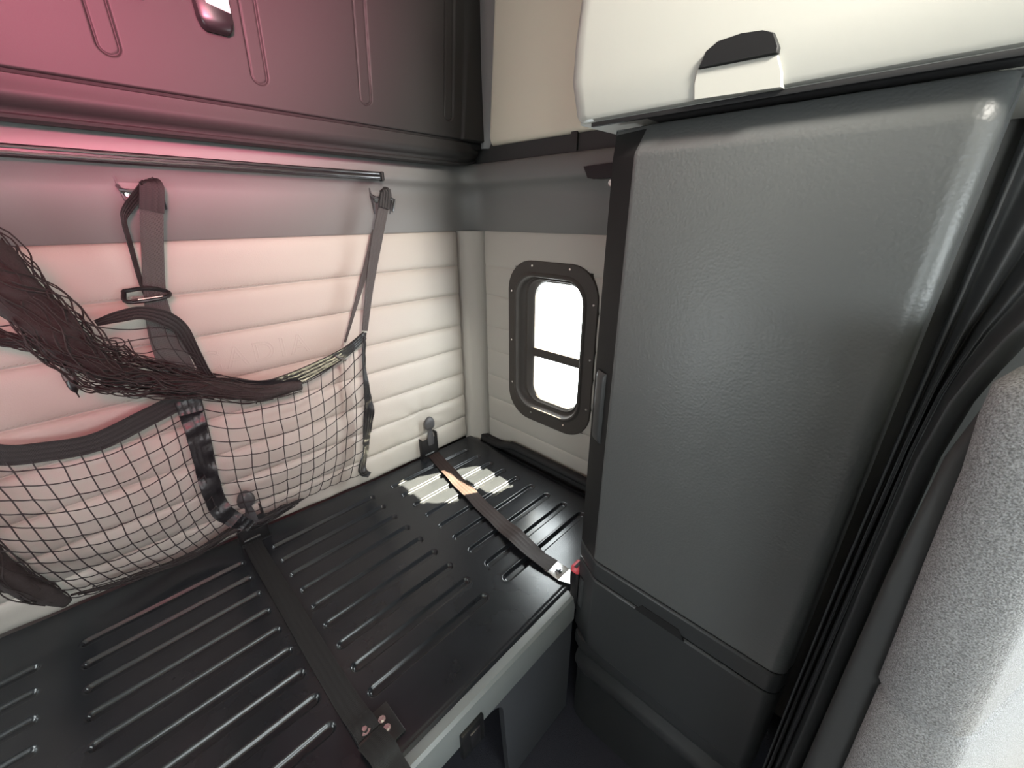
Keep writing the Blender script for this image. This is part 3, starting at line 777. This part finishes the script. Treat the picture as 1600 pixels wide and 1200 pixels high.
# ================================================================== OVERHEAD BIN
XB = -.452
bn = empty('overhead_bin', 'cream overhead locker with a dark pull handle above the cabinet', 'locker', (-.2, -1.3, 1.05))
def bring(y, dx, lift=0.):
    L = [(-.30, 1.048+lift), (XB+.034+dx, 1.037+lift*.8), (XB+.008+dx, 1.0355+lift*.6), (XB+.002+dx, 1.0375+lift*.5), (XB-.001+dx, 1.043+lift*.3), (XB-.002+dx, 1.09), (XB-.004+dx, 1.14), (XB-.001+dx, 1.25), (XB+.012+dx, 1.40), (XB+.03+dx, 1.60), (-.30, 1.60)]
    return [Vector((x, y, z)) for x, z in L]
def bt(y0, seq): return [bring(y0-d, dx, lift) for d, dx, lift in seq]
bm = loft(bmesh.new(), bt(-.770, [(0, .030, .012), (.002, .014, .008), (.007, .005, .003), (.015, .001, .0), (.03, 0, 0), (.31, 0, 0), (.44, .002, 0), (.52, .006, .0), (.62, .02, .0), (.70, .05, 0)]))
for v_ in bm.verts:                                    # the rear edge leans: furthest back at the handle's height
    z = v_.co.z; e = max(0, 1-(-.770-v_.co.y)/.12)
    v_.co.y -= e*(.016*max(0, (1.10-z)/.065)**1.5 + .13*max(0, z-1.10))
obj('lid', fixn(bm), M['cream'], bn, angle=35)
bm = bmesh.new(); loft(bm, [[Vector((-.440, -.790, z)), Vector((-.02, -.790, z)), Vector((-.02, -1.47, z)), Vector((-.440, -1.47, z))] for z in (1.0335, 1.5)])
obj('body', fixn(bm), M['cream'], bn, smooth=False)
bm = bmesh.new(); box(bm, (-.4455, -1.46, 1.0275), (-.402, -.905, 1.0335), .001); box(bm, (-.4470, -1.46, 1.0275), (-.4400, -.815, 1.0335), .001)  # black strips stand in for shade in the gap under the lid
obj('gap_shade', bm, M['blackm'], bn, label='black strip for the shaded gap')
# handle scoop and dark pull
hl = [onX(u, v_, XB-.004) for u, v_ in ((1092, 108), (1103, 82), (1122, 66), (1160, 53), (1195, 48), (1211, 52), (1219, 74), (1217, 84))]
bm = bmesh.new()
loft(bm, [[p+Vector((dx, 0, 0)) + (Vector((0, 0, 0)) if k == 0 else (sum(hl, Vector())/len(hl)-p)*k) for p in hl] for dx, k in ((.010, 0), (-.002, 0), (-.005, .05), (-.005, .2))], True, True)
hd = obj('handle', fixn(bm), M['black'], bn, angle=40, label='black pull handle')
lo_ = [onX(u, v_, XB-.002) for u, v_ in ((1090, 110), (1217, 87), (1223, 112), (1223, 137), (1085, 157), (1085, 132))]
bm = bmesh.new()
loft(bm, [[p+Vector((dx, 0, 0)) + (sum(lo_, Vector())/len(lo_)-p)*k for p in lo_] for dx, k in ((.01, 0), (-.0022, 0), (-.0032, .03))], True, True)
obj('finger_scoop', fixn(bm), M['cream'], bn, angle=20)

# ---- small latch under the ledge on the right wall
p = onX(945, 268, -.048)
wl = empty('wall_catch', 'small dark catch with a shiny screw under the ledge beside the cabinet', 'catch', (p.x, p.y, p.z))
bm = bmesh.new()
loft(bm, [[Vector((-.002+dx, p.y+.065, p.z+.016)), Vector((-.002+dx, p.y+.050, p.z-.012)), Vector((-.002+dx, p.y+.03, p.z-.016)), Vector((-.002+dx, p.y-.07, p.z-.014)), Vector((-.002+dx, p.y-.07, p.z+.020))] for dx in (-.02, -.046, -.050)])
obj('catch_plate', fixn(bm), M['black'], wl, angle=30)
s_ = onX(955, 284, -.055)
bm = bmesh.new(); cyl(bm, (-.044, s_.y, s_.z), (-1, 0, -.2), .009, .012, 16, .008)
obj('screw', bm, M['steel'], wl)

# ================================================================== CURTAIN, SEAT, DOOR
cu = []
prof_c = [(ZF+.06, -1.318), (-.2, -1.312), (.1, -1.308), (.4, -1.304), (.62, -1.304), (.70, -1.310), (.74, -1.318), (.78, -1.328), (.82, -1.342), (.88, -1.362), (.95, -1.39), (1.028, -1.43)]
for z, ye in prof_c:
    r = []
    for k in range(91):
        t = k/90
        y = -1.284+(ye+1.284)*t
        fold = math.sin(t*2*PI*2.7+.5*math.sin(z*2.2)-.4)*.013*(1-.4*t) + noise.noise((t*4, z*1.6, 2))*.010
        r.append(Vector((-.395-.01*t+.02*math.sin(t*PI)+fold, y+.002*math.sin(z*5+t*4), z)))
    e = r[-1]; n0 = r[-6]
    for k in range(1, 13):                                 # last fold turns back towards the door
        a = math.radians(110*k/12); r.append(Vector((e.x+.030*(1-math.cos(a)), e.y-.022*math.sin(a), z)))
    cu.append(r)
bm = loft(bmesh.new(), cu, close=False)
tag(obj('privacy_curtain', fixn(bm), M['curtain'], angle=180), 'black leatherette curtain gathered in folds between cabinet and seat', 'curtain')
md = bpy.data.objects['privacy_curtain'].modifiers.new('thick', 'SOLIDIFY'); md.thickness = .003

st = empty('passenger_seat', 'grey mesh-covered seat backrest in the right foreground', 'seat', (-.40, -1.45, ZF))
def sring(z, x0, x1, y0, y1, r=.03, n=6):
    L = []
    for (cx_, cy_, a0) in ((x1-r, y0-r, 0), (x0+r, y0-r, 90), (x0+r, y1+r, 180), (x1-r, y1+r, 270)):
        for k in range(n+1):
            a = math.radians(a0+90*k/n); L.append(Vector((cx_+r*math.cos(a), cy_+r*math.sin(a), z)))
    return L
def mpad(x0, x1, levels):
    bm = fixn(loft(bmesh.new(), [sring(z, x0+dx, x1-dx, y0, y1, r) for z, dx, y0, y1, r in levels]))
    for v in bm.verts: v.co.y -= max(0, v.co.x+.64)*.40          # the seat is swivelled a little
    return bm
obj('backrest', mpad(-.662, -.20, [(-.06, .012, -1.332, -1.42, .02), (.1, .0, -1.328, -1.42, .026), (.30, 0, -1.326, -1.402, .026), (.475, .0, -1.319, -1.384, .026), (.482, .003, -1.321, -1.380, .024), (.490, .0, -1.316, -1.382, .026), (.62, .0, -1.309, -1.372, .026), (.72, .002, -1.304, -1.366, .025), (.765, .006, -1.299, -1.360, .024), (.788, .014, -1.297, -1.352, .022), (.798, .028, -1.302, -1.345, .018)]), M['mesh'], st, angle=60)
obj('seat_cushion', mpad(-.70, -.17, [(-.19, .01, -1.34, -1.86, .04), (-.16, 0, -1.33, -1.88, .05), (-.10, 0, -1.33, -1.88, .05), (-.07, .02, -1.35, -1.86, .04)]), M['mesh'], st, angle=60)
obj('back_shell', mpad(-.640, -.20, [(-.1, .02, -1.300, -1.336, .012), (.3, .0, -1.294, -1.332, .014), (.6, .0, -1.290, -1.318, .012), (.72, .01, -1.289, -1.312, .010), (.76, .03, -1.291, -1.308, .008)]), M['shellb'], st, angle=60)
obj('seat_base', mpad(-.60, -.2, [(ZF, 0, -1.4, -1.8, .03), (-.19, .03, -1.42, -1.78, .03)]), M['black'], st, angle=50)
dp = empty('door_1', 'x', 'x', (.0, -1.9, 0)); del dp['label']; del dp['category']; dp['kind'] = 'structure'
bm = bmesh.new(); box(bm, (-.05, -2.64, ZF+.08), (.015, -1.305, .42), .012, 3); box(bm, (-.02, -1.74, .41), (.015, -1.305, 1.2), .01, 2)
struct('door_panel', bm, M['door'], dp)
bm = bmesh.new(); box(bm, (-.11, -2.3, -.33), (-.045, -1.585, -.05), .015, 3)
struct('door_pocket', bm, M['black'], dp)
bm = bmesh.new(); box(bm, (-.118, -1.68, -.075), (-.108, -1.615, -.055), .004, 2)
struct('door_reflector', bm, M['red'], dp)

# ================================================================== LIGHT
w = bpy.data.worlds.new('World'); bpy.context.scene.world = w; w.use_nodes = True
nt = w.node_tree; bg = nt.nodes['Background']
tc = nt.nodes.new('ShaderNodeTexCoord'); dt = nt.nodes.new('ShaderNodeVectorMath'); dt.operation = 'DOT_PRODUCT'
dt.inputs[1].default_value = Vector((.71, -.36, 1)).normalized()
nt.links.new(tc.outputs['Generated'], dt.inputs[0])
mp = nt.nodes.new('ShaderNodeMapRange'); mp.interpolation_type = 'SMOOTHSTEP'; mp.inputs['From Min'].default_value = .35; mp.inputs['From Max'].default_value = 1.0
mp.inputs['To Min'].default_value = 8.2; mp.inputs['To Max'].default_value = 16
nt.links.new(dt.outputs['Value'], mp.inputs['Value']); nt.links.new(mp.outputs['Result'], bg.inputs['Strength'])
bg.inputs['Color'].default_value = (.93, .97, 1.0, 1)
def portal(loc, rot, sx, sy):
    l = bpy.data.lights.new('daylight_portal', 'AREA'); l.shape = 'RECTANGLE'; l.size = sx; l.size_y = sy; l.cycles.is_portal = True
    o = bpy.data.objects.new('daylight_portal', l); C.objects.link(o); o.location = loc; o.rotation_euler = rot
portal((-.825, -3.21, .83), (PI/2, 0, 0), 1.55, .46)         # windscreen, facing +y
portal((.035, -2.225, .83), (0, PI/2, 0), .66, .95)              # right door window, facing -x
portal((-2.14, -2.35, .91), (0, -PI/2, 0), .50, .70)
portal((-2.14, -.395, .467), (0, -PI/2, 0), .54, .32)
portal((.048, cy, cz), (0, PI/2, 0), .44, .22)
sun = bpy.data.lights.new('sun', 'SUN'); sun.energy = 82; sun.angle = math.radians(.6); sun.color = (1, .86, .62)
so = bpy.data.objects.new('sun', sun); C.objects.link(so); so.location = (2, -1, 3)
so.rotation_euler = Vector((-.71, .36, -1)).to_track_quat('-Z', 'Y').to_euler()
dl = bpy.data.lights.new('dome_spot', 'SPOT'); dl.energy = 84; dl.color = (1, .95, .86); dl.spot_size = math.radians(54); dl.spot_blend = 1; dl.shadow_soft_size = .12  # unseen dome lamp as a spot, cone narrowed to favour the rear corner
do = bpy.data.objects.new('dome_spot', dl); C.objects.link(do); do.location = (-.80, -1.80, 1.62)
do.rotation_euler = (Vector((-.12, -.05, .80))-do.location).to_track_quat('-Z', 'Y').to_euler()
# added unseen spots for the pink glow on upper bunk and rear wall
def pink_glow_spot(energy, size, target, col):
    sl = bpy.data.lights.new('added_pink_glow', 'SPOT'); sl.energy = energy; sl.color = col; sl.spot_size = math.radians(size); sl.spot_blend = 1; sl.shadow_soft_size = .12
    o = bpy.data.objects.new('added_pink_glow', sl); C.objects.link(o); o.location = (-1.25, -1.75, 1.35)
    o.rotation_euler = (Vector(target)-o.location).to_track_quat('-Z', 'Y').to_euler()
pink_glow_spot(36, 52, (-1.0, 0, .84), (1, .07, .15))
pink_glow_spot(320, 40, (-.86, -.1, 1.47), (1, .26, .38))

s = bpy.context.scene
s.view_settings.view_transform = 'Standard'; s.view_settings.look = 'None'; s.view_settings.gamma = 1; s.view_settings.use_curve_mapping = False
s.view_settings.exposure = 1.12
s.cycles.use_denoising = True; s.cycles.max_bounces = 10; s.cycles.diffuse_bounces = 6; s.cycles.sample_clamp_indirect = 8
